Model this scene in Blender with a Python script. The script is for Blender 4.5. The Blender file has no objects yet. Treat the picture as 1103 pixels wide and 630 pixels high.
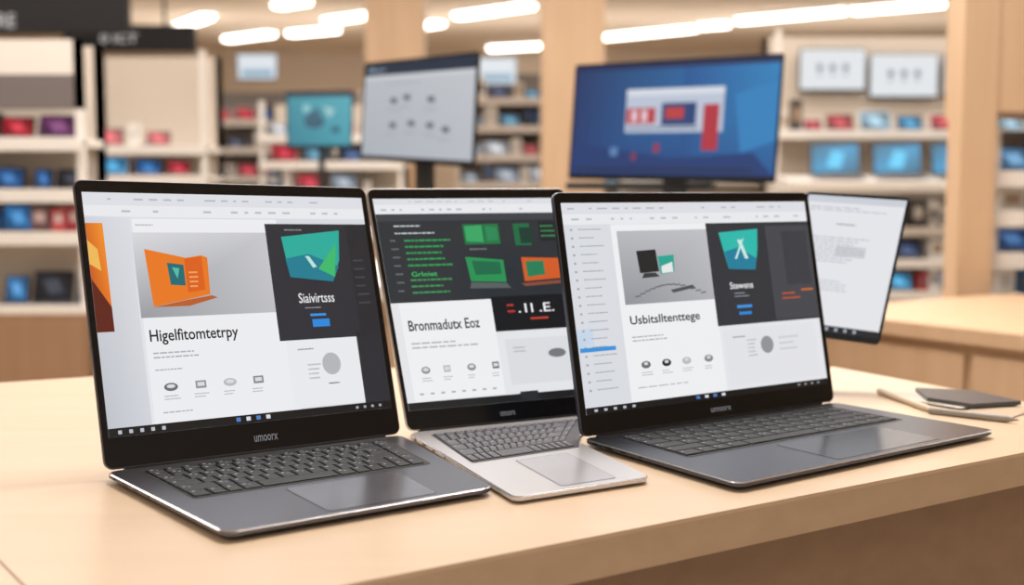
import bpy, math, random
from mathutils import Vector, Matrix
V=Vector
def lin(c):
    r=[]
    for k in c[:3]:
        k=k/255.; r.append(k/12.92 if k<=.04045 else ((k+.055)/1.055)**2.4)
    return (r[0],r[1],r[2],1.)
sc=bpy.context.scene
sc.view_settings.view_transform='Standard'
# ------------------------------------------------------------ materials
def newmat(name):
    m=bpy.data.materials.new(name); m.use_nodes=True
    return m,m.node_tree.nodes,m.node_tree.links,m.node_tree.nodes['Principled BSDF']
def pmat(name,col,rough=.5,metal=0.,noise=.06,scale=40.,emit=0,bump=0,stretch=None):
    m,N,Lk,b=newmat(name)
    tc=N.new('ShaderNodeTexCoord'); nz=N.new('ShaderNodeTexNoise'); nz.inputs['Scale'].default_value=scale
    if stretch:
        mp=N.new('ShaderNodeMapping'); mp.inputs['Scale'].default_value=stretch; mp.inputs['Rotation'].default_value=(0,0,-.55)
        Lk.new(tc.outputs['Object'],mp.inputs[0]); Lk.new(mp.outputs[0],nz.inputs['Vector'])
    else: Lk.new(tc.outputs['Object'],nz.inputs['Vector'])
    mx=N.new('ShaderNodeMix'); mx.data_type='RGBA'
    c=lin(col); lo=tuple(k*(1-noise) for k in c[:3])+(1,); hi=tuple(min(1,k*(1+noise)) for k in c[:3])+(1,)
    mx.inputs[6].default_value=lo; mx.inputs[7].default_value=hi
    Lk.new(nz.outputs['Fac'],mx.inputs[0]); Lk.new(mx.outputs[2],b.inputs['Base Color'])
    b.inputs['Roughness'].default_value=rough; b.inputs['Metallic'].default_value=metal
    if emit:
        b.inputs['Emission Color'].default_value=c; b.inputs['Emission Strength'].default_value=emit
    if bump:
        bp=N.new('ShaderNodeBump'); bp.inputs['Strength'].default_value=bump; bp.inputs['Distance'].default_value=.001
        Lk.new(nz.outputs['Fac'],bp.inputs['Height']); Lk.new(bp.outputs[0],b.inputs['Normal'])
    return m
def wood(name,c1,c2,rough=.4,rot=0,sc_=(1.2,22,22)):
    m,N,Lk,b=newmat(name)
    tc=N.new('ShaderNodeTexCoord'); mp=N.new('ShaderNodeMapping'); mp.inputs['Rotation'].default_value=(0,0,rot); mp.inputs['Scale'].default_value=sc_
    nz=N.new('ShaderNodeTexNoise'); nz.inputs['Scale'].default_value=2.; nz.inputs['Detail'].default_value=6
    Lk.new(tc.outputs['Object'],mp.inputs[0]); Lk.new(mp.outputs[0],nz.inputs['Vector'])
    cr=N.new('ShaderNodeValToRGB'); cr.color_ramp.elements[0].position=.3; cr.color_ramp.elements[1].position=.7
    cr.color_ramp.elements[0].color=lin(c1); cr.color_ramp.elements[1].color=lin(c2)
    Lk.new(nz.outputs['Fac'],cr.inputs[0]); Lk.new(cr.outputs[0],b.inputs['Base Color']); b.inputs['Roughness'].default_value=rough
    return m
def attrmat(name,emit,rough=.45):
    m,N,Lk,b=newmat(name)
    a=N.new('ShaderNodeAttribute'); a.attribute_name='Col'
    if emit:
        b.inputs['Base Color'].default_value=(.01,.01,.01,1)
        Lk.new(a.outputs['Color'],b.inputs['Emission Color']); b.inputs['Emission Strength'].default_value=emit
        b.inputs['Roughness'].default_value=.3
    else: Lk.new(a.outputs['Color'],b.inputs['Base Color']); b.inputs['Roughness'].default_value=rough
    return m
M_SCREEN=attrmat('lcd_pixels',.92)
M_PROD=attrmat('painted_product',0)
M_BEZEL=pmat('black_bezel_glass',(10,10,12),.22,noise=.02)
M_PLASTIC=pmat('black_plastic',(24,24,27),.45)
M_TABLE=wood('pale_maple_top',(205,181,154),(211,188,162),.30,rot=-.56,sc_=(1.0,14,14))
M_EDGE=wood('maple_edge',(194,164,132),(202,172,140),.45,rot=-.56)
M_APRON=wood('brown_panel',(146,115,88),(155,124,96),.5,rot=-.56)
M_WOOD=wood('oak_panel',(192,161,129),(202,171,139),.5,sc_=(10,10,.8))
M_WOODD=wood('oak_cabinet',(146,114,86),(157,124,96),.5,sc_=(8,8,.8))
M_WHITE=pmat('white_laminate',(226,221,215),.5,noise=.03)
M_CREAM=pmat('cream_paint',(200,188,174),.7,noise=.04,scale=3)
M_GREY=pmat('grey_panel',(122,115,111),.6)
M_DARK=pmat('charcoal_sign',(20,19,21),.8)
M_CHAMFER=pmat('polished_chamfer',(200,200,206),.2,.9,noise=.02)
# ------------------------------------------------------------ mesh builder
class MB:
    def __init__(s): s.v=[];s.f=[];s.c=[];s.m=[]
    def face(s,pts,col=(255,255,255),mi=0,cols=None):
        i=len(s.v); s.v+= [tuple(p) for p in pts]; s.f.append(tuple(range(i,i+len(pts))))
        s.c.append([lin(k) for k in cols] if cols else [lin(col)]*len(pts)); s.m.append(mi)
    def mesh(s,vs,fs,col=(255,255,255),mi=0):
        i=len(s.v); s.v+=[tuple(p) for p in vs]; cl=lin(col)
        for f in fs:
            s.f.append(tuple(i+k for k in f)); s.c.append([cl]*len(f)); s.m.append(mi)
    def loft(s,rings,col=(255,255,255),mi=0,caps=True):
        n=len(rings[0]); vs=[p for r in rings for p in r]; fs=[]
        for k in range(len(rings)-1):
            for j in range(n):
                a=k*n+j;b=k*n+(j+1)%n; fs.append((a,b,b+n,a+n))
        if caps: fs.append(tuple(range(n))[::-1]); fs.append(tuple((len(rings)-1)*n+j for j in range(n)))
        s.mesh(vs,fs,col,mi)
    def box(s,x0,x1,y0,y1,z0,z1,col=(255,255,255),mi=0,M=None,bev=0):
        b=min(bev,(x1-x0)/3,(y1-y0)/3,(z1-z0)/3) if bev else 0
        def ring(i,z): return [V((x0+i,y0+i,z)),V((x1-i,y0+i,z)),V((x1-i,y1-i,z)),V((x0+i,y1-i,z))]
        rs=[ring(0,z0),ring(0,z1)] if not b else [ring(b,z0),ring(0,z0+b),ring(0,z1-b),ring(b,z1)]
        if M is not None: rs=[[M@p for p in r] for r in rs]
        s.loft(rs,col,mi)
    def cyl(s,c,r,h,col=(255,255,255),mi=0,n=20,r2=None,M=None):
        r2=r if r2 is None else r2
        def ring(rr,z): return [V((c[0]+rr*math.cos(6.2832*k/n),c[1]+rr*math.sin(6.2832*k/n),z)) for k in range(n)]
        rs=[ring(r,c[2]),ring(r2,c[2]+h)]
        if M is not None: rs=[[M@p for p in q] for q in rs]
        s.loft(rs,col,mi)
    def obj(s,name,mats,parent=None,smooth=False):
        me=bpy.data.meshes.new(name); me.from_pydata(s.v,[],s.f)
        for m in (mats if isinstance(mats,(list,tuple)) else [mats]): me.materials.append(m)
        at=me.color_attributes.new('Col','FLOAT_COLOR','CORNER')
        flat=[]
        for cs in s.c:
            for c in cs: flat+=list(c)
        at.data.foreach_set('color',flat)
        me.polygons.foreach_set('material_index',s.m)
        me.update()
        o=bpy.data.objects.new(name,me); sc.collection.objects.link(o)
        if parent: o.parent=parent
        return o
def empty(name,loc=(0,0,0)):
    e=bpy.data.objects.new(name,None); e.empty_display_size=.1; sc.collection.objects.link(e); return e
def rrect(w,h,r,inset=0,n=5,mid=None):
    pts=[]; a=inset; r=max(r-inset,.0005)
    for cx,cy,st in ((w-a-r,a+r,-90),(w-a-r,h-a-r,0),(a+r,h-a-r,90),(a+r,a+r,180)):
        for k in range(n+1):
            t=math.radians(st+90*k/n); pts.append((cx+r*math.cos(t),cy+r*math.sin(t)))
        if st==-90 and mid: pts.append((w-a,h*mid))
    return pts
_tc={}
def textmesh(st,bold=0.):
    if (st,bold) in _tc: return _tc[(st,bold)]
    cu=bpy.data.curves.new('t','FONT'); cu.body=st; cu.offset=bold; cu.resolution_u=3
    o=bpy.data.objects.new('t',cu); sc.collection.objects.link(o)
    dg=bpy.context.evaluated_depsgraph_get(); me=o.evaluated_get(dg).to_mesh()
    vs=[(v.co.x,v.co.y) for v in me.vertices]; fs=[tuple(p.vertices) for p in me.polygons]
    bpy.data.objects.remove(o); bpy.data.curves.remove(cu)
    x0=min(v[0] for v in vs);x1=max(v[0] for v in vs);y0=min(v[1] for v in vs);y1=max(v[1] for v in vs)
    r=([((x-x0)/(x1-x0),(y-y0)/(y1-y0)) for x,y in vs],fs); _tc[(st,bold)]=r; return r
class Scr:
    """flat display: corners TL,TR,BR,BL ; s left-right, t top-down"""
    def __init__(s,TL,TR,BR,BL,base=.0006,step=.00015):
        s.q=[V(p) for p in (TL,TR,BR,BL)]; s.n=((s.q[2]-s.q[3]).cross(s.q[0]-s.q[3])).normalized()
        s.q[1]-=s.n*(s.q[1]-s.q[3]).dot(s.n)
        s.b=base; s.st=step; s.mb=MB()
    def P(s,a,t,l=0):
        TL,TR,BR,BL=s.q
        return (TL*(1-a)+TR*a)*(1-t)+(BL*(1-a)+BR*a)*t+s.n*(s.b+s.st*l)
    def rect(s,a0,t0,a1,t1,col=None,l=1,cols=None):
        s.mb.face([s.P(a0,t1,l),s.P(a1,t1,l),s.P(a1,t0,l),s.P(a0,t0,l)],col or (0,0,0),0,cols)
    def poly(s,pts,col,l=2): s.mb.face([s.P(a,t,l) for a,t in pts],col)
    def ell(s,cx,cy,rx,ry,col,l=2,n=20):
        s.poly([(cx+rx*math.cos(6.2832*k/n),cy-ry*math.sin(6.2832*k/n)) for k in range(n)],col,l)
    def txt(s,st,a0,t0,a1,t1,col,l=3,bold=.008):
        vs,fs=textmesh(st,bold)
        s.mb.mesh([s.P(a0+(a1-a0)*x,t1+(t0-t1)*y,l) for x,y in vs],fs,col)
    def lines(s,a0,t0,a1,n,dt,col,h=.35,l=2,seed=1):
        R=random.Random(seed)
        for k in range(n):
            a=a0; t=t0+k*dt; end=a0+(a1-a0)*R.uniform(.55,1)
            while a<end:
                w=(a1-a0)*R.uniform(.05,.14); s.rect(a,t,min(a+w,end),t+dt*h,col,l); a+=w+(a1-a0)*.02
def sub(TL,TR,BR,BL,a0,t0,a1,t1):
    TL,TR,BR,BL=map(V,(TL,TR,BR,BL))
    P=lambda a,t:(TL*(1-a)+TR*a)*(1-t)+(BL*(1-a)+BR*a)*t
    return P(a0,t0),P(a1,t0),P(a1,t1),P(a0,t1)
# ------------------------------------------------------------ laptop
def laptop(BL,FL,FR,BR,TL,TR,shell,keycol,padm,ui,kink=None,seed=0,zt=.909,chin=.105):
    root=empty('laptop')
    BL,FL,FR,BR=[V((p[0],p[1],0)) for p in (BL,FL,FR,BR)]
    W=((BR-BL).length+(FR-FL).length)/2; D=((FL-BL).length+(FR-BR).length)/2
    def dk(x,y,z):  # x metres from left, y metres from hinge
        u=x/W; v=y/D; Lp=BL.lerp(FL,v)
        if kink:
            kv,kp=kink; kp=V((kp[0],kp[1],0)); Rp=BR.lerp(kp,v/kv) if v<kv else kp.lerp(FR,(v-kv)/(1-kv))
        else: Rp=BR.lerp(FR,v)
        p=Lp.lerp(Rp,u); return V((p.x,p.y,z))
    mid=kink[0] if kink else None
    b=MB(); ring=lambda i,z:[dk(x,y,z) for x,y in rrect(W,D,.012,i,6,mid)]
    b.loft([ring(.010,.9014),ring(.0025,zt-.0055),ring(0,zt-.0040),ring(0,zt-.0010)])
    b.loft([ring(0,zt-.0010),ring(.0014,zt)],mi=1,caps=False)
    b.face(ring(.0014,zt))
    b.obj('base_shell',[shell,M_CHAMFER],root)
    ft=MB()
    for fx,fy in ((.04,.03),(W-.04,.03),(.04,D-.03),(W-.04,D-.03)):
        p=dk(fx,fy,0); ft.cyl((p.x,p.y,.9004),.006,.0012)
    ft.obj('rubber_feet',M_PLASTIC,root)
    # keyboard well + keys
    k=MB(); R=random.Random(seed)
    x0,x1,y0,y1=W*.085,W*.915,D*.075,D*.545
    well=[dk(x0+x,y0+y,zt+.0002) for x,y in rrect(x1-x0+.004,y1-y0+.004,.004)]
    k.face([V((p.x,p.y,p.z)) for p in well],(0,0,0),0)
    rows=[.6]+[1]*5; tot=sum(rows); yy=y0+.003; RH=(y1-y0-.003)/tot
    pats=[[1]*15,[1]*13+[1.9,1],[1.5]+[1]*12+[1.4,1],[1.8]+[1]*11+[2.1,1],[2.3]+[1]*10+[1.6,1,1],[1.2,1,1,1.2,5.2,1.2,1,1,1,1,1]]
    for rh,pt in zip(rows,pats):
        h=RH*rh; sw=(x1-x0-.003)/sum(pt); xx=x0+.003
        for w in pt:
            a,c,e,g=xx,xx+w*sw-.0022,yy,yy+h-.0022
            k.loft([[dk(p,q,z) for p,q in ((a+i,g-i),(c-i,g-i),(c-i,e+i),(a+i,e+i))] for i,z in ((0,zt+.0003),(0,zt+.0012),(.0006,zt+.0017))],(0,0,0),1)
            if w<3:
                gx=a+.003; gy=e+h*.2
                k.face([dk(p,q,zt+.0018) for p,q in ((gx,gy+.0022),(gx+.0026,gy+.0022),(gx+.0026,gy),(gx,gy))],(0,0,0),2)
                if R.random()<.5: k.face([dk(p,q,zt+.0018) for p,q in ((gx+.004,gy+.005),(gx+.006,gy+.005),(gx+.006,gy+.0035),(gx+.004,gy+.0035))],(0,0,0),2)
            xx+=w*sw
        yy+=h
    k.obj('keyboard',[pmat('key_well',[c*.7 for c in keycol],.6),pmat('keycap',keycol,.5),pmat('key_legend',(165,168,174),.6)],root)
    t=MB(); px0,px1,py0,py1=W*.37,W*.78,D*.60,D*.96
    t.face([dk(px0-.0007+x,py0-.0007+y,zt+.00015) for x,y in rrect(px1-px0+.0014,py1-py0+.0014,.005)],(0,0,0),1)
    t.face([dk(px0+x,py0+y,zt+.0003) for x,y in rrect(px1-px0,py1-py0,.0045)],(0,0,0),0)
    t.obj('touchpad',[padm,M_PLASTIC],root)
    # side ports
    s=MB()
    for fy,ln,hh in ((.08,.007,.002),(.17,.012,.002),(.28,.008,.002),(.40,.004,.002)):
        a=dk(0,D*fy,zt-.0014); c=dk(0,D*fy+ln,zt-.0014); o=(dk(-.0004,D*fy,0)-dk(0,D*fy,0)); dn=V((0,0,-hh))
        s.face([a+o,c+o,c+o+dn,a+o+dn])
    s.obj('side_ports',M_BEZEL,root)
    # lid
    zb=zt+.001
    lBL=V((BL.x,BL.y,zb)); lBR=V((BR.x,BR.y,zb)); TL=V(TL);TR=V(TR)
    hv=(lBR-lBL).normalized(); n=((lBR-lBL).cross(TL-lBL)).normalized()
    TR-=n*(TR-lBL).dot(n)
    LW=(lBR-lBL).length; LH=(TL-lBL).length
    def ld(x,y,o):
        a=x/LW;c=y/LH; return (lBL.lerp(lBR,a)).lerp(TL.lerp(TR,a),c)+n*o
    l=MB(); rg=lambda i,o:[ld(x,y,o) for x,y in rrect(LW,LH,.009,i,6)]
    l.loft([rg(.0012,-.0055),rg(0,-.0045),rg(0,-.0008),rg(.0006,0)]); l.obj('lid_shell',shell,root)
    g=MB(); g.loft([rg(.0012,.0),rg(.0014,.0004)]); g.obj('bezel',M_BEZEL,root)
    h=MB(); N=16  # hinge barrel
    ax0=lBL.lerp(lBR,.06); ax1=lBL.lerp(lBR,.94); pv=V((0,0,1)).cross(hv)
    c0=V((0,0,-.0005))-n*.003
    h.loft([[a+c0+(V((0,0,1))*math.sin(6.2832*q/N)+pv*math.cos(6.2832*q/N))*.004 for q in range(N)] for a in (ax0,ax1)])
    h.obj('hinge_barrel',M_PLASTIC,root)
    # display
    q=(TL,TR,lBR,lBL)
    S=Scr(*sub(*q,.022,.045,.978,1-chin))
    ui(S); S.mb.obj('display',M_SCREEN,root)
    S2=Scr(*q); S2.txt('umoorx',.475,1-chin*.55,.555,1-chin*.33,(120,120,124),0); S2.mb.obj('maker_label',M_SCREEN,root)
    return root
def taskbar(S,t0=.965,seed=3):
    S.rect(0,t0,1,1,(14,15,18),2)
    R=random.Random(seed); a=.03
    for i in range(5): S.rect(a,t0+.01,a+.012,.99,(190,195,205),3); a+=.035
    for i in range(4): S.rect(.42+i*.035,t0+.008,.435+i*.035,.99,(220,225,235) if i%2 else (80,130,200),3)
    for i in range(4): S.rect(.86+i*.03,t0+.012,.87+i*.03,.988,(170,175,180),3)
def toolbar(S,seed=1,h=.055):
    S.rect(0,0,1,h,(228,230,236),1); S.rect(0,h,1,h+.05,(240,241,245),1)
    R=random.Random(seed); a=.02
    while a<.9:
        w=R.uniform(.01,.04); 
        if R.random()<.7: S.rect(a,h*.45,a+w,h*.58,(185,188,196),2)
        a+=w+.02
    a=.03
    while a<.95:
        w=R.uniform(.008,.03)
        if R.random()<.6: S.rect(a,h+.020,a+w,h+.029,(192,195,202),2)
        a+=w+.025
def iconrow(S,cs,t,seed=0,l=2):
    for i,a in enumerate(cs):
        k=[(110,112,118),(150,152,156),(190,192,196),(140,142,146)][(i+seed)%4]
        if i%2==0:
            S.ell(a,t,.023,.017,k,l); S.ell(a,t-.003,.014,.008,(225,226,230),l+1)
        else:
            S.rect(a-.018,t-.017,a+.018,t+.015,k,l); S.rect(a-.012,t-.010,a+.012,t+.006,(225,226,230),l+1)
        S.lines(a-.025,t+.035,a+.03,2,.012,(175,177,183),seed=i+5,l=l)
LG=(178,180,188)
def ui1(S):
    S.rect(0,0,1,1,(222,225,232),0); toolbar(S,2)
    S.rect(0,.10,.15,.97,None,1,cols=[(196,200,208),(216,219,226),(226,228,234),(212,216,224)])
    S.rect(0,.13,.055,.58,None,2,cols=[(190,60,12),(235,110,20),(250,150,40),(220,110,30)])
    S.poly([(0,.36),(.055,.48),(.055,.58),(0,.58)],(96,30,16),3); S.poly([(0,.2),(.03,.24),(.035,.33),(0,.30)],(245,190,90),3)
    S.rect(.14,.11,.655,.965,(243,244,248),1)
    S.lines(.16,.135,.25,1,.015,LG,seed=3)
    S.rect(.145,.17,.61,.53,None,2,cols=[(158,160,166),(196,197,202),(206,207,212),(222,223,228)])
    S.poly([(.18,.24),(.315,.28),(.37,.27),(.39,.28),(.385,.44),(.30,.46),(.19,.485)],(238,124,30),3)
    S.poly([(.31,.285),(.37,.275),(.37,.42),(.31,.43)],(226,98,24),4); S.lines(.32,.34,.365,4,.02,(245,180,110),l=5,seed=3)
    S.poly([(.25,.30),(.305,.31),(.305,.40),(.255,.395)],(25,110,118),4); S.poly([(.265,.32),(.29,.325),(.28,.37)],(90,190,170),5)
    S.poly([(.19,.487),(.30,.462),(.39,.445),(.41,.455),(.31,.487)],(190,96,40),4)
    S.rect(.61,.13,1,.66,(44,46,54),3); S.rect(.90,.64,1,.965,(40,42,50),3)
    S.rect(.92,.13,1,.66,(38,39,46),4); S.lines(.93,.3,.99,6,.04,(70,74,84),l=5,seed=3,h=.2)
    S.lines(.68,.155,.78,1,.015,(150,152,160),l=4,seed=8)
    S.poly([(.665,.19),(.89,.16),(.875,.30),(.84,.40),(.68,.375)],(38,176,160),5)
    S.poly([(.67,.29),(.76,.27),(.87,.33),(.84,.40),(.68,.375)],(26,128,150),6)
    S.poly([(.79,.34),(.87,.22),(.85,.38)],(60,190,110),7); S.poly([(.745,.28),(.76,.28),(.785,.33),(.77,.335)],(190,235,225),8)
    S.txt('Siaivirtsss',.70,.45,.835,.495,(245,246,250),6,.004)
    S.lines(.72,.515,.81,1,.015,(150,152,160),l=5,seed=4)
    S.rect(.735,.545,.795,.556,(60,150,230),5); S.rect(.74,.57,.805,.605,(40,140,225),5)
    S.rect(.63,.66,.90,.96,(240,241,245),4); S.lines(.67,.70,.76,1,.015,(120,122,130),l=5,seed=4)
    S.ell(.79,.775,.035,.05,(185,187,192),5); S.lines(.70,.77,.75,4,.02,(185,187,192),l=5,seed=2)
    S.lines(.77,.86,.82,1,.015,(80,82,90),l=5,seed=5)
    S.txt('Higelfitomtetrpy',.165,.58,.465,.645,(24,26,34),3,.014)
    S.lines(.17,.675,.35,2,.018,LG,seed=11); S.lines(.17,.745,.29,1,.015,LG,seed=12)
    iconrow(S,(.215,.315,.415,.515),.82); S.lines(.18,.92,.33,1,.015,LG,seed=13)
    taskbar(S)
def ui2(S):
    S.rect(0,0,1,1,(236,237,241),0); toolbar(S,5,.03)
    D=(44,50,56)
    S.rect(0,.075,1,.50,D,2); S.rect(0,.075,.97,.11,(60,66,74),3)
    G=(40,160,88)
    S.lines(.08,.13,.30,2,.035,(190,196,200),l=4,seed=1,h=.22); S.lines(.12,.20,.36,5,.03,G,l=4,seed=2,h=.3); S.lines(.05,.20,.09,7,.04,(110,115,120),l=4,seed=4,h=.2)
    S.txt('Grloiet',.13,.355,.26,.378,(60,200,110),4); S.lines(.12,.39,.36,3,.03,(60,150,90),l=4,seed=6,h=.3)
    S.rect(.43,.13,.62,.23,(28,120,70),4); S.poly([(.44,.14),(.53,.135),(.53,.22),(.44,.215)],(56,170,104),5); S.poly([(.55,.14),(.61,.15),(.61,.21),(.55,.215)],(40,140,90),5); S.lines(.45,.25,.6,1,.02,(120,126,130),l=4)
    S.rect(.70,.13,.79,.24,(30,110,70),4); S.rect(.73,.15,.80,.23,(20,60,50),5); S.rect(.84,.12,.98,.22,(30,34,40),4); S.lines(.85,.14,.97,3,.025,(60,140,90),l=5)
    S.poly([(.42,.29),(.62,.31),(.62,.42),(.43,.41)],(42,150,86),4); S.poly([(.45,.31),(.60,.32),(.60,.38),(.46,.38)],(30,110,76),5)
    S.poly([(.43,.415),(.62,.425),(.64,.45),(.42,.445)],(90,100,100),5)
    S.poly([(.72,.30),(.95,.31),(.93,.41),(.72,.42)],(216,96,40),4); S.poly([(.74,.32),(.84,.32),(.84,.39),(.74,.40)],(40,130,90),5)
    S.poly([(.70,.43),(.92,.42),(.95,.435),(.72,.445)],(140,80,60),5)
    S.rect(.04,.50,.52,.96,(246,247,250),2); S.rect(.52,.49,1,.66,(22,24,28),4)
    S.txt('.1l .E.',.66,.53,.86,.575,(245,245,250),6,.008); S.rect(.72,.60,.82,.61,(200,70,50),5); S.lines(.60,.53,.65,2,.03,(200,60,50),l=5,seed=9)
    S.txt('Bronmadutx Eoz',.07,.585,.44,.635,(26,28,34),4,.016)
    S.lines(.07,.69,.46,2,.02,LG,l=3,seed=14); S.rect(.56,.70,.97,.92,(226,228,232),3)
    S.ell(.84,.78,.05,.022,(120,124,130),4); S.lines(.60,.74,.70,2,.018,LG,l=4,seed=3)
    iconrow(S,(.12,.23,.36,.49),.82,seed=1,l=4)
    for k in range(8): S.rect(.07+k*.055,.925,.09+k*.055,.933,(170,172,178),3)
    S.rect(0,.965,1,1,(24,25,28),3); S.rect(.60,.955,.70,.995,(40,42,46),4)
def ui3(S):
    S.rect(0,0,1,1,(236,237,242),0); toolbar(S,9)
    S.rect(0,.105,.17,.965,(224,227,233),1)
    for k in range(20):
        t=.13+k*.04; S.ell(.025,t,.005,.006,(170,172,184),2,8); S.lines(.05,t-.004,.14,1,.014,(165,168,180),seed=k)
    S.rect(.005,.69,.135,.71,(60,150,225),3); S.rect(.0,.60,.06,.69,(190,215,240),1)
    S.rect(.17,.11,.55,.965,(246,247,250),2)
    S.rect(.19,.14,.545,.50,None,3,cols=[(150,152,158),(182,183,188),(198,199,204),(190,192,197)])
    S.poly([(.255,.24),(.33,.235),(.335,.345),(.26,.35)],(34,36,40),4); S.poly([(.275,.35),(.32,.35),(.335,.37),(.265,.375)],(60,62,66),4)
    S.poly([(.335,.27),(.40,.265),(.395,.35),(.34,.36)],(40,170,150),4); S.poly([(.345,.32),(.39,.30),(.39,.35),(.345,.355)],(235,240,240),5)
    for i in range(14):
        a=.23+i*.02; t=.46-.05*math.sin(i/13*math.pi); S.poly([(a,t),(a+.022,t-.003),(a+.022,t+.004),(a,t+.007)],(110,112,118),5)
    S.poly([(.37,.44),(.46,.42),(.47,.435),(.38,.455)],(80,82,88),6)
    S.rect(.545,.11,1,.64,(50,53,60),3); S.rect(.80,.13,1,.63,(70,73,80),4); S.rect(.87,.16,.985,.45,(60,63,70),5)
    S.poly([(.595,.16),(.765,.145),(.755,.25),(.735,.36),(.62,.35)],(44,190,178),5)
    S.poly([(.61,.26),(.67,.24),(.745,.30),(.735,.36),(.62,.35)],(28,130,160),6)
    S.poly([(.67,.20),(.685,.20),(.71,.30),(.695,.30)],(210,240,235),7); S.poly([(.69,.20),(.70,.19),(.66,.30),(.65,.30)],(200,240,235),7)
    S.txt('Stewens',.615,.42,.715,.455,(245,246,250),6)
    S.lines(.63,.475,.70,2,.016,(150,155,165),l=5,seed=4); S.rect(.635,.54,.70,.555,(60,150,230),5); S.rect(.64,.575,.695,.59,(40,140,225),5)
    S.lines(.84,.49,.93,2,.025,(205,90,40),l=6,seed=4); S.rect(.93,.475,.985,.485,(210,110,50),6)
    S.txt('Usbitslltenttege',.20,.555,.475,.61,(24,26,34),4,.016)
    S.rect(.56,.66,.97,.95,(233,234,239),3); S.ell(.745,.755,.028,.045,(150,152,156),4); S.lines(.66,.72,.70,5,.02,(185,187,192),l=4,seed=2)
    S.lines(.60,.70,.68,1,.014,(110,112,120),l=4,seed=4); S.lines(.80,.72,.90,3,.03,(205,207,211),l=4,seed=6)
    S.lines(.20,.655,.36,2,.018,LG,l=3,seed=11)
    for i,a in enumerate((.24,.32,.40,.49)):
        k=[(110,112,118),(40,42,48),(190,192,196),(140,142,146)][i]; S.ell(a,.795,.018,.018,k,3); S.ell(a,.79,.008,.008,(220,222,226),4); S.lines(a-.02,.83,a+.025,2,.012,LG,l=3,seed=i)
    S.lines(.20,.90,.50,1,.014,LG,l=3,seed=13)
    taskbar(S,.968)
ST=(2,60,60)
M_DGREY=pmat('dark_grey_aluminium',(104,104,111),.28,.75,noise=.06,scale=30,stretch=ST)
M_BGREY=pmat('blue_grey_aluminium',(86,89,99),.28,.75,noise=.06,scale=30,stretch=ST)
M_SILVER=pmat('silver_aluminium',(214,212,214),.30,.55,noise=.03,scale=30,stretch=ST)
P1=pmat('touchpad_grey',(120,120,128),.2,.6); P2=pmat('touchpad_silver',(202,200,204),.25,.55); P3=pmat('touchpad_dark',(64,65,72),.18,.55)
laptop((-.3874,1.1020),(-.2245,.9032),(-.0155,1.0464),(-.1213,1.2702),(-.4350,1.1723,1.1864),(-.1664,1.3390,1.1779),M_DGREY,(28,29,33),P1,ui1,seed=1)
laptop((-.1160,1.2903),(.0021,1.0162),(.1314,1.0912),(.1026,1.3981),(-.1673,1.3540,1.1769),(.0649,1.4685,1.1769),M_SILVER,(88,88,95),P2,ui2,kink=(.45,(.0677,1.2544)),seed=2,zt=.907,chin=.08)
laptop((.0756,1.2511),(.2064,1.0564),(.5395,1.2948),(.4058,1.4647),(.0441,1.2920,1.1729),(.3764,1.5065,1.1718),M_BGREY,(28,30,35),P3,ui3,seed=3,chin=.085)
# ------------------------------------------------------------ demo table
def prism(name,pts,z0,z1,mats,parent=None,bev=0.):
    b=MB(); n=len(pts)
    c=V((sum(p[0] for p in pts)/n,sum(p[1] for p in pts)/n))
    def ring(i,z): return [V((p[0]+(c.x-p[0])*i,p[1]+(c.y-p[1])*i,z)) for p in pts]
    rs=[ring(0,z0),ring(0,z1-bev),ring(bev*.8,z1)] if bev else [ring(0,z0),ring(0,z1)]
    b.loft(rs); 
    if isinstance(mats,list): b.m[-1]=1
    return b.obj(name,mats,parent)
tb=empty('demo_table')
top=[(-1.7,-.19),(.7582,1.3589),(.5025,1.8132),(-.45,1.80),(-.7314,1.6658),(-1.7,1.17)]
prism('tabletop',top,.865,.9,[M_EDGE,M_TABLE],tb,.003)
body=[(-1.62,-.07),(.70,1.37),(.47,1.77),(-.44,1.75),(-1.62,1.10)]
prism('body_panel',body,.0,.865,M_APRON,tb)
b=MB(); b.loft([[V((.66,1.335,z)),V((.735,1.375,z)),V((.705,1.425,z)),V((.63,1.385,z))] for z in (0,.865)]); b.obj('corner_leg',M_EDGE,tb)
b=MB(); d=V((.0386,-.0515,0)).normalized(); w=V((d.y,-d.x,0))*.0011; a=V((-.62,1.1765,.9003)); e=V((-.20,.616,.9003)); b.face([a-w,a+w,e+w,e-w]); b.obj('top_seam',M_APRON,tb)
# brochures, stylus & tablet on the table
br=empty('brochure_stack')
prism('brochure_1',[(.585,1.385),(.655,1.455),(.625,1.51),(.56,1.44)],.9003,.9018,pmat('kraft_paper',(176,156,132),.7),br)
prism('brochure_2',[(.505,1.57),(.512,1.52),(.56,1.455),(.635,1.50),(.60,1.575)],.9020,.9032,pmat('white_paper',(206,198,188),.6),br)
tbz=empty('tablet')
prism('tablet_body',[(.545,1.575),(.535,1.50),(.575,1.455),(.645,1.475),(.615,1.555)],.9034,.9085,pmat('tablet_shell',(84,84,88),.35,.4),tbz,.002)
def stylus(name,a,e,r,mat):
    root=empty(name); a=V(a);e=V(e); d=(e-a).normalized(); u=V((0,0,1)); w=d.cross(u)
    b=MB(); N=14
    b.loft([[a+d*((e-a).length*t)+(u*math.sin(6.2832*k/N)+w*math.cos(6.2832*k/N))*r*f for k in range(N)] for t,f in ((0,.5),(.02,.95),(.05,1),(.86,1),(.97,.35),(1,.15))])
    b.obj('barrel',mat,root)
stylus('stylus',(.4950,1.575,.9045),(.520,1.43,.9045),.0042,pmat('stylus_cream',(206,190,168),.4))
stylus('stylus',(.513,1.435,.9045),(.598,1.372,.9045),.0042,pmat('stylus_grey',(150,142,134),.4))
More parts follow.
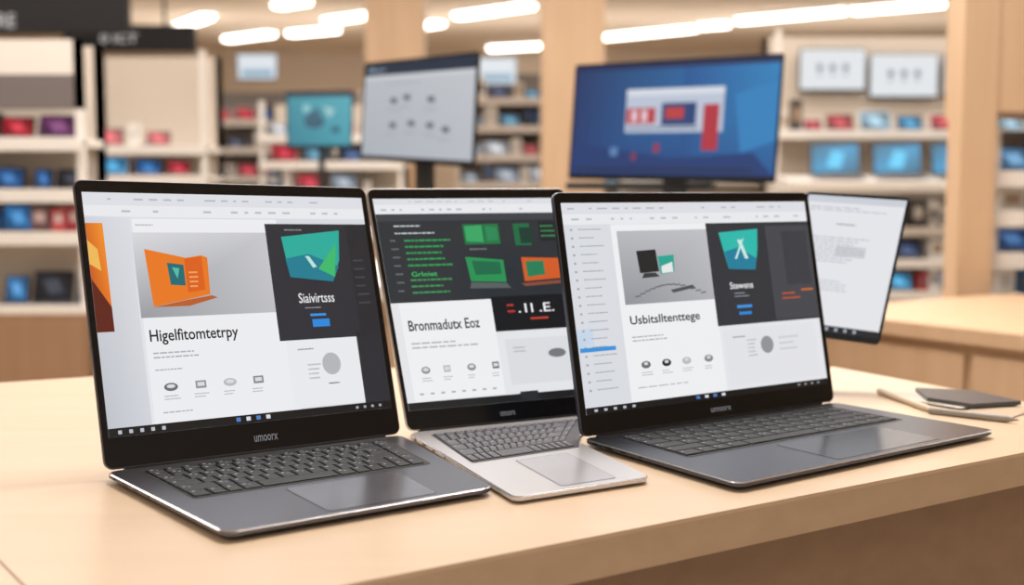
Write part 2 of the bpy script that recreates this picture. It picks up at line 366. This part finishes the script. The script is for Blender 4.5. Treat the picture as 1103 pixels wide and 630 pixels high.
# ------------------------------------------------------------ monitors
def monitor(name,TL,TR,BR,BL,ui,foot_z,neck=True,bez=.006,chin=.014,foot=.11,th=.02,nw=.03,extra=None,dx=0.):
    root=empty(name); TL,TR,BR,BL=map(V,(TL,TR,BR,BL)); n=((BR-BL).cross(TL-BL)).normalized()
    TR-=n*(TR-BL).dot(n)
    W=(TR-TL).length;H=(TL-BL).length
    P=lambda x,y,o:(BL.lerp(BR,x/W)).lerp(TL.lerp(TR,x/W),y/H)+n*o
    b=MB(); rg=lambda i,o:[P(x,y,o) for x,y in rrect(W,H,.006,i,4)]
    b.loft([rg(.012,-th),rg(.002,-th*.6),rg(0,-.003),rg(0,0)]); b.obj('housing',M_BEZEL,root)
    S=Scr(*sub(TL,TR,BR,BL,bez/W,bez/H,1-bez/W,1-chin/H),base=.0008,step=.0004); ui(S); S.mb.obj('panel',M_SCREEN,root)
    if neck:
        c=(TL+TR+BL+BR)/4-n*(th+.012); hv=(BR-BL); yaw=math.atan2(hv.y,hv.x)
        M=Matrix.Translation(V((c.x,c.y,0)))@Matrix.Rotation(yaw,4,'Z')@Matrix.Translation(V((dx,0,0)))
        s=MB(); s.box(-nw,nw,-.008,.008,foot_z+.006,c.z,M=M,bev=.004); s.box(-.04,.04,-.012,.014,c.z-.04,c.z+.04,M=M,bev=.004)
        s.box(-foot,foot,-.06,.05,foot_z,foot_z+.01,M=M,bev=.004)
        if extra: s.box(*extra,M=M,bev=.004)
        s.obj('stand',M_PLASTIC,root)
    return root
def uiB(S):
    S.rect(0,0,1,1,None,0,cols=[(14,52,112),(16,72,140),(30,120,185),(20,50,100)])
    S.rect(0,0,1,.05,(20,40,86),1)
    S.rect(.55,.05,1,1,None,1,cols=[(16,72,136),(18,86,150),(36,130,190),(24,84,150)])
    S.poly([(.8,.3),(1,.2),(1,.7),(.84,.8)],(40,128,190),2); S.poly([(0,.7),(.5,.85),(.9,.8),(1,1),(0,1)],(13,54,114),2)
    S.rect(.27,.23,.75,.62,(190,200,218),3); S.rect(.27,.23,.75,.29,(218,224,234),4); S.rect(.45,.36,.62,.56,(28,62,118),5); S.rect(.47,.40,.56,.50,(190,60,60),6)
    S.rect(.275,.40,.42,.54,(188,60,66),5); S.rect(.30,.42,.33,.52,(230,200,210),6); S.rect(.35,.42,.38,.52,(230,200,210),6)
    S.rect(.655,.38,.73,.78,(180,44,60),6); S.rect(.28,.57,.63,.59,(120,135,160),5)
    S.rect(.31,.80,.335,.87,(130,50,80),4); S.rect(.42,.72,.45,.80,(150,50,80),4); S.rect(.20,.75,.24,.83,(90,130,180),3); S.rect(.02,.93,.9,.97,(18,40,84),3)
def uiA(S):
    S.rect(0,0,1,1,None,0,cols=[(176,182,190),(186,192,200),(198,202,208),(188,194,202)])
    S.rect(0,0,1,.13,(26,44,66),1); S.rect(0,.13,1,.17,(208,212,217),1); S.txt('Maeer',.04,.04,.2,.09,(150,170,190),2)
    for i,(a,t) in enumerate(((.28,.40),(.40,.37),(.62,.40),(.28,.66),(.45,.64),(.62,.66),(.76,.70))):
        S.ell(a,t,.035,.03,(120,128,140),2); S.rect(a-.02,t-.01,a+.035,t+.035,(90,98,112),3); S.lines(a-.06,t+.09,a+.07,2,.02,(150,156,166),seed=i)
    S.lines(.2,.22,.7,1,.025,(150,156,165),seed=3)
def uiC(S):
    S.rect(0,0,1,1,None,0,cols=[(50,130,150),(70,160,175),(90,175,190),(70,150,165)])
    S.rect(0,0,1,.08,(40,60,80),1); S.ell(.42,.55,.16,.13,(50,90,112),2); S.poly([(.3,.4),(.5,.3),(.52,.55),(.33,.6)],(60,100,122),3); S.poly([(.55,.25),(.75,.32),(.66,.5)],(160,205,210),3); S.ell(.3,.3,.06,.08,(150,205,210),3); S.rect(.7,.65,.82,.76,(40,90,110),3)
def uiD(S):
    S.rect(0,0,1,1,(234,235,240),0); S.rect(0,0,1,.05,(208,212,222),1); S.lines(.05,.08,.9,2,.02,(180,185,195),seed=1)
    S.lines(.35,.20,.60,1,.02,(70,72,80),seed=9); S.lines(.12,.30,.72,9,.022,(190,193,200),seed=2,h=.4); S.lines(.15,.62,.6,4,.022,(190,193,200),seed=5)
    S.rect(.40,.36,.70,.44,(208,210,216),1); S.rect(0,.95,1,1,(20,22,30),2)
    for i in range(6): S.rect(.3+i*.09,.962,.33+i*.09,.985,(170,180,195),3)
def uiW(S):
    S.rect(0,0,1,1,(232,236,240),0)
    for i,a in enumerate((.3,.5,.7)): S.ell(a,.45,.05,.09,(130,140,152),2); S.rect(a-.04,.6,a+.04,.64,(120,128,140),2)
monitor('desktop_monitor',(.1650,3.1,1.492),(.6494,2.85,1.495),(.6334,2.85,1.1866),(.1470,3.1,1.197),uiB,.951,extra=(-.30,.10,-.01,.03,1.17,1.19))
monitor('desktop_monitor',(-.4310,3.5,1.537),(-.0921,3.25,1.544),(-.1056,3.25,1.2305),(-.4479,3.5,1.2563),uiA,.951)
monitor('desktop_monitor',(-.948,5,1.5735),(-.664,4.98,1.5765),(-.671,4.98,1.335),(-.948,5,1.335),uiC,1.001,nw=.012)
monitor('portable_monitor',(.401,1.61,1.1725),(.5394,1.6,1.1637),(.5023,1.6,.9624),(.355,1.61,.982),uiD,.9005,foot=.03,th=.008,bez=.004,chin=.008,nw=.012,dx=-.055)
# display counters behind
def counter(name,pts,z,mtop,mbody,drawers=None):
    r=empty(name); prism('worktop',pts,z-.035,z,mtop,r,.002)
    n=len(pts); c=V((sum(p[0] for p in pts)/n,sum(p[1] for p in pts)/n)); ins=[(p[0]+(c.x-p[0])*.04,p[1]+(c.y-p[1])*.04) for p in pts]
    prism('cabinet_body',ins,0,z-.035,mbody,r)
    if drawers:
        (a,bb)=drawers; a=V((*ins[a],0));e=V((*ins[bb],0)); d=(e-a).normalized(); nn=V((d.y,-d.x,0)); L=(e-a).length; k=max(1,round(L/.55)); b=MB()
        for i in range(k):
            for z0,z1 in ((.10,z-.30),(z-.285,z-.06)):
                x0=i*L/k+.012;x1=(i+1)*L/k-.012
                q=[a+d*x0,a+d*x1]; 
                b.loft([[q[0]+nn*o+V((0,0,z0)),q[1]+nn*o+V((0,0,z0)),q[1]+nn*o+V((0,0,z1)),q[0]+nn*o+V((0,0,z1))] for o in (0,.012)])
        b.obj('drawer_fronts',mbody,r)
    return r
counter('display_counter',[(-.75,2.75),(.69,2.60),(.69,3.35),(-.7,3.75)],.95,M_WHITE,M_WOOD)
counter('display_counter',[(-1.15,4.7),(-.45,4.7),(-.45,5.3),(-1.15,5.3)],1.0,M_WHITE,M_WOODD)
counter('storage_cabinet',[(.72,3.05),(1.6,1.8),(2.6,2.5),(1.5,3.5)],.861,M_WOOD,M_WOOD,(0,1))
# ------------------------------------------------------------ shelving
PAL=[(40,120,170),(90,150,180),(190,50,60),(60,70,96),(150,160,175),(170,44,54),(36,38,46),(200,204,210),(60,90,140)]
VIV=[(205,34,48),(20,70,130),(30,100,170),(190,30,50),(24,28,40),(60,150,200),(220,60,70),(60,110,150)]
BLS=[(40,140,190),(60,160,210),(30,110,170),(150,190,210),(40,60,100),(190,50,60)]
def shelving(name,x0,x1,y,depth,zs,ztop,seed,back=M_CREAM,base=None,header=None,prods=True,dens=1.,posts=True,tab=.42,pal=PAL,fixed=None):
    r=empty(name); b=MB()
    yb=y+depth
    b.box(x0,x1,yb-.03,yb,0 if not base else base,ztop,mi=1)
    for z in zs:
        b.box(x0,x1,y,yb-.03,z-.03,z,mi=0,bev=.004); b.box(x0,x1,y-.012,y,z-.045,z+.006,mi=0)
    if posts:
        for x in (x0,x1-.03): b.box(x,x+.03,y+.02,y+.05,0,ztop,mi=0); b.box(x,x+.03,yb-.03,yb,0,ztop,mi=0)
    if base: b.box(x0,x1,y-.02,yb,0.06,base,mi=2); 
    if base:
        k=max(1,round((x1-x0)/.5))
        for i in range(k): b.box(x0+(x1-x0)*i/k+.01,x0+(x1-x0)*(i+1)/k-.01,y-.035,y-.02,.1,base-.03,mi=2)
    b.obj('shelf_frame',[M_WHITE,back,M_WOODD],r)
    if header:
        h=MB(); h.box(x0,x1,y+.02,y+.05,header[0],header[1],header[2]); h.box(x0,x1,y+.02,y+.05,header[1],ztop,(226,218,210)); h.obj('header_board',M_PROD,r)
    if prods:
        R=random.Random(seed); p=MB(); s=MB(); zz=sorted(zs); dm=depth-.06
        def dev(x,z_,w,h,c,case):
            M=Matrix.Translation(V((x,y+.10,z_)))@Matrix.Rotation(math.radians(-18),4,'X')
            p.box(0,w,0,.01,0,h,case,M=M,bev=.002)
            q=[M@V(t) for t in ((.006,-.001,h-.006),(w-.006,-.001,h-.006),(w-.006,-.001,.01),(.006,-.001,.01))]
            S=Scr(*q,base=.0005,step=.0006); c2=tuple(int(t*.65) for t in c); S.rect(0,0,1,1,None,0,cols=[c2,c,c2,c]); S.poly([(.2,.3),(.6,.2),(.8,.7),(.4,.8)],tuple(min(255,t+40) for t in c),1)
            i0=len(s.v); s.v.extend(S.mb.v); s.f.extend([tuple(i0+t for t in f) for f in S.mb.f]); s.c.extend(S.mb.c); s.m.extend(S.mb.m)
            p.box(x,x+w,y+.01,y+.10,z_,z_+.008,(70,72,78),bev=.002)
        for i,z in enumerate(zz):
            gap=(zz[i+1]-z-.05) if i+1<len(zz) else min(.22,(header[0] if header else ztop)-z-.01)
            x=x0+.05; z_=z+.002; xe=x1-.08
            if fixed and z in fixed:
                xe=min(f[0] for f in fixed[z])-.03
                for fx,fw,fh,fc,kind in fixed[z]:
                    if kind: dev(fx,z_,fw,fh,fc,(24,24,28))
                    else: p.box(fx,fx+fw,y+.05,y+.14,z_,z_+fh,fc,bev=.003); p.box(fx+fw*.2,fx+fw*.8,y+.0485,y+.0505,z_+fh*.4,z_+fh*.8,(225,200,200))
            while x<xe:
                k=R.random()
                if k<tab and gap>.08:   # leaning tablet / laptop with lit screen
                    w=R.uniform(.12,.2); h=min(w*.68,gap)
                    if x+w>xe+.04: break
                    dev(x,z_,w,h,R.choice(pal),R.choice([(24,24,28),(50,52,58),(220,220,222)]))
                    x+=w+R.uniform(.015,.05)/dens
                elif k<.9:
                    w=R.uniform(.04,.12); h=min(R.uniform(.07,.2),gap); p.box(x,x+w,y+.06,y+.06+R.uniform(.05,min(.15,dm-.07)),z_,z_+h,R.choice([(235,232,228),(50,48,50),(180,50,48),(210,202,192),(100,95,96),(34,34,40),(236,233,228),(228,224,220),(40,90,140)]),bev=.003)
                    p.box(x+w*.2,x+w*.8,y+.0585,y+.0605,z_+h*.3,z_+h*.75,R.choice([(90,90,96),(210,206,200),(40,90,150),(160,135,110)]))
                    x+=w+R.uniform(.005,.03)/dens
                else:
                    rr=R.uniform(.018,.035); h=min(R.uniform(.08,.16),gap); p.cyl((x+rr,y+.12,z_),rr,h*.8,R.choice([(225,222,218),(30,30,34),(90,92,100)])); p.cyl((x+rr,y+.12,z_+h*.8),rr*.6,h*.15,(20,20,22)); x+=2*rr+.02
        p.obj('merchandise',M_PROD,r)
        if s.v: s.obj('lit_screens',M_SCREEN,r)
    return r
RED=(190,34,50);BLU=(36,96,160);DK=(30,34,46)
FX={1.357:[(-1.98,.125,.092,RED,1),(-1.835,.15,.10,(110,50,100),1)],
    1.162:[(-2.02,.12,.09,BLU,1),(-1.86,.07,.085,BLU,1),(-1.775,.12,.085,DK,1)],
    1.0:[(-1.99,.12,.11,(50,120,180),1),(-1.855,.07,.10,(120,90,90),0),(-1.775,.055,.09,(214,90,96),0),(-1.712,.045,.10,(180,44,60),0)],
    .72:[(-1.99,.09,.11,(60,130,190),1),(-1.88,.155,.13,DK,1),(-1.71,.05,.11,(50,80,120),1)]}
shelving('product_shelving',-2.7,-1.63,4.5,.27,[.72,1.0,1.162,1.357],1.73,5,back=M_CREAM,base=.69,header=(1.47,1.60,(112,104,102)),tab=.8,pal=VIV,fixed=FX)
shelving('product_shelving',-2.32,-1.64,6.35,.4,[.8,1.05,1.23,1.39],1.90,8,tab=.6,pal=VIV)
shelving('product_shelving',-2.47,-1.2,9.5,.4,[.9,1.25,1.48,1.7],1.95,12,back=M_GREY,pal=PAL+VIV)
shelving('product_shelving',-1.62,-.7,7.6,.4,[.9,1.14,1.33,1.5],1.72,52,back=M_CREAM,pal=PAL+VIV)
shelving('product_shelving',-.45,.9,9.5,.4,[.9,1.2,1.42,1.65,1.87],2.1,17,back=M_GREY)
shelving('product_shelving',-4.4,-3.0,7.5,.4,[.9,1.25,1.5,1.75],2.0,21)
shelving('product_shelving',1.55,3.6,7.0,.4,[.33,.55,.74,.93,1.5],2.09,36,back=M_CREAM,pal=BLS,tab=.6)
shelving('product_shelving',1.0,3.0,11.5,.4,[.9,1.25,1.5,1.8],2.1,33)
shelving('product_shelving',1.47,2.3,3.62,.35,[.60,.72,.84,.97,1.10,1.22],1.36,43,back=M_GREY,tab=.85,pal=[(40,80,130),(60,70,90),(90,140,180),(40,44,54)])
# angled laptop ledge + tv's on the mid wall
lg=empty('demo_ledge'); b=MB(); b.loft([[V((x,6.60,1.15)),V((x,6.58,1.20)),V((x,6.98,1.24)),V((x,6.98,1.15))] for x in (1.55,3.6)]); b.obj('ledge',M_WHITE,lg)
def tinylap(x,y,z,w,col):
    r=empty('laptop'); b=MB(); b.box(x,x+w,y,y+.16,z,z+.012,(150,150,154),bev=.003)
    M=Matrix.Translation(V((x,y+.16,z+.012)))@Matrix.Rotation(math.radians(-14),4,'X'); b.box(0,w,0,.008,0,w*.66,(30,30,34),M=M,bev=.003); b.obj('body',M_PROD,r)
    q=[M@V(t) for t in ((.008,0,w*.64),(w-.008,0,w*.64),(w-.008,0,.014),(.008,0,.014))]; S=Scr(*q,base=.001,step=.001)
    c2=tuple(int(t*.6) for t in col); S.rect(0,0,1,1,None,0,cols=[col,c2,col,c2]); S.poly([(.3,.8),(.45,.2),(.7,.3),(.6,.85)],tuple(min(255,t+60) for t in col),1); S.mb.obj('display',M_SCREEN,r)
for x in (1.73,2.09,2.43,2.8): tinylap(x,6.70,1.228,.29,(30,150,200))
for x0,x1,z0,z1 in ((1.684,2.075,1.73,1.98),(2.097,2.50,1.69,1.95),(2.53,2.93,1.70,1.95)):
    y=7.3; monitor('wall_television',(x0*y/7,y,1.18+(z1-1.18)*y/7),(x1*y/7,y,1.18+(z1-1.18)*y/7),(x1*y/7,y,1.18+(z0-1.18)*y/7),(x0*y/7,y,1.18+(z0-1.18)*y/7),uiW,0,neck=False,th=.045)
def uiP(S): S.rect(0,0,1,1,(225,232,238),0); S.rect(.1,.6,.9,.9,(150,180,200),1)
monitor('wall_television',(-2.26,9.82,2.26),(-1.93,9.82,2.26),(-1.93,9.82,2.04),(-2.26,9.82,2.04),uiP,0,neck=False,th=.06)
monitor('wall_television',(-.28,9.82,2.23),(.04,9.82,2.23),(.04,9.82,2.0),(-.28,9.82,2.0),uiP,0,neck=False,th=.06)
# ------------------------------------------------------------ signs
def sign(x0,x1,y,z0,z1,text,tx0,tx1,tz0,tz1):
    r=empty('hanging_sign'); b=MB(); b.box(x0,x1,y,y+.08,z0,z1,bev=.005); 
    for x in (x0+.2,x1-.2): b.box(x-.008,x+.008,y+.03,y+.05,z1,3.2)
    b.obj('sign_board',M_DARK,r)
    S=Scr((tx0,y,tz1),(tx1,y,tz1),(tx1,y,tz0),(tx0,y,tz0),base=.003); S.txt(text,0,0,1,1,(205,200,196),0,.01); S.mb.obj('lettering',M_SCREEN,r)
sign(-4.6,-2.25,7.0,2.07,2.75,'STORE',-3.2,-2.9,2.10,2.18)
sign(-3.0,-2.13,8.0,2.08,2.25,'0 ICT',-2.75,-2.5,2.13,2.19)
# ------------------------------------------------------------ room
def rbox(name,x0,x1,y0,y1,z0,z1,mat): b=MB(); b.box(x0,x1,y0,y1,z0,z1); return b.obj(name,mat)
M_WALL=pmat('warm_wall_paint',(214,198,180),.8,noise=.05,scale=1.)
M_CEIL=pmat('ceiling_tan',(218,200,180),.85,noise=.05,scale=1.)
M_FLOOR=pmat('vinyl_floor',(205,190,172),.35,noise=.08,scale=6)
rbox('floor',-8,9,-4,18,-.1,0,M_FLOOR)
rbox('ceiling',-8,9,-4,18,3.2,3.3,M_CEIL)
rbox('wall_back',-8,9,18,18.1,0,3.2,M_WALL)
rbox('wall_left',-8.1,-8,-4,18,0,3.2,M_WALL)
rbox('wall_right',9,9.1,-4,18,0,3.2,M_WALL)
def pillar(x0,x1,y0,y1,mat):
    b=MB(); b.box(x0,x1,y0,y1,0,3.2,bev=.01); b.box(x0-.02,x1+.02,y0-.02,y1+.02,0,.12,bev=.01); b.obj('pillar',mat)
pillar(.20,.62,8.0,8.45,M_WOOD)
pillar(-1.02,-.62,8.3,8.7,M_WOOD)
pillar(1.342,1.447,3.55,3.66,M_WOOD)
rbox('bulkhead',1.45,2.6,3.56,3.99,1.40,3.2,M_WOOD)
# ceiling luminaires
M_LUM=pmat('luminaire_tube',(255,248,238),.5,emit=8)
def lum(xl,yl,xr,yr):
    r=empty('ceiling_light'); a=V((xl,yl,3.2));e=V((xr,yr,3.2)); d=(e-a).normalized(); n=V((d.y,-d.x,0))
    b=MB(); b.loft([[p+n*.10+V((0,0,-.03)),p-n*.10+V((0,0,-.03)),p-n*.10+V((0,0,-.001)),p+n*.10+V((0,0,-.001))] for p in (a,e)]); b.obj('housing',M_WHITE,r)
    b=MB(); b.loft([[p+n*.07+V((0,0,-.075)),p-n*.07+V((0,0,-.075)),p-n*.085+V((0,0,-.031)),p+n*.085+V((0,0,-.031))] for p in (a,e)]); b.obj('tube',M_LUM,r)
for l,r_,yl,yr in ((172,225,15.6,14.0),(245,292,16.2,15.6),(313,362,15.6,15.2),(353,398,14.4,13.9),(493,572,14.0,13.2),(528,590,17.3,16.9),(650,748,16.0,15.1),(795,908,14.4,13.6),(918,1015,13.6,13.05),(452,474,14.9,14.6),(755,783,14.9,14.7),(300,330,13.2,12.9)):
    lum((l-551.5)*yl/1290,yl,(r_-551.5)*yr/1290,yr)
# ------------------------------------------------------------ lights
def area(name,loc,sx,sy,pw,col=(1,.955,.90),rot=(0,0,0)):
    l=bpy.data.lights.new(name,'AREA'); l.shape='RECTANGLE'; l.size=sx; l.size_y=sy; l.energy=pw; l.color=col
    o=bpy.data.objects.new(name,l); o.location=loc; o.rotation_euler=rot; sc.collection.objects.link(o)
area('overhead_fill_light',(.3,2.2,3.1),1.6,.5,92)  # bare area lights added overhead, out of view, to light table and store
area('overhead_fill_light',(-.8,-1.5,3.1),4,1.2,42)
area('overhead_fill_light',(0,4.0,3.1),8,1.2,190)
area('overhead_fill_light',(0,6.6,3.1),9,1.2,130)
area('overhead_fill_light',(0,10.4,3.1),12,1.6,200)
area('ceiling_fill_uplight',(0,9.7,2.13),7,.3,20,rot=(math.pi,0,0))  # added upward fill, no fixture behind it, brightens the ceiling
area('ceiling_fill_uplight',(0,14.5,2.2),12,1.,75,rot=(math.pi,0,0))
w=bpy.data.worlds.new('World'); sc.world=w; w.use_nodes=True; w.node_tree.nodes['Background'].inputs[0].default_value=(1,.97,.94,1); w.node_tree.nodes['Background'].inputs[1].default_value=.55
# ------------------------------------------------------------ camera
cam=bpy.data.cameras.new('camera'); co=bpy.data.objects.new('camera',cam); sc.collection.objects.link(co)
cam.sensor_width=36; cam.lens=36*1270/1103; cam.clip_start=.05
co.location=(0,0,1.18); co.rotation_euler=(math.radians(90)-math.atan(115/1270),0,0)
cam.dof.use_dof=True; cam.dof.focus_distance=1.17; cam.dof.aperture_fstop=3.5
sc.camera=co
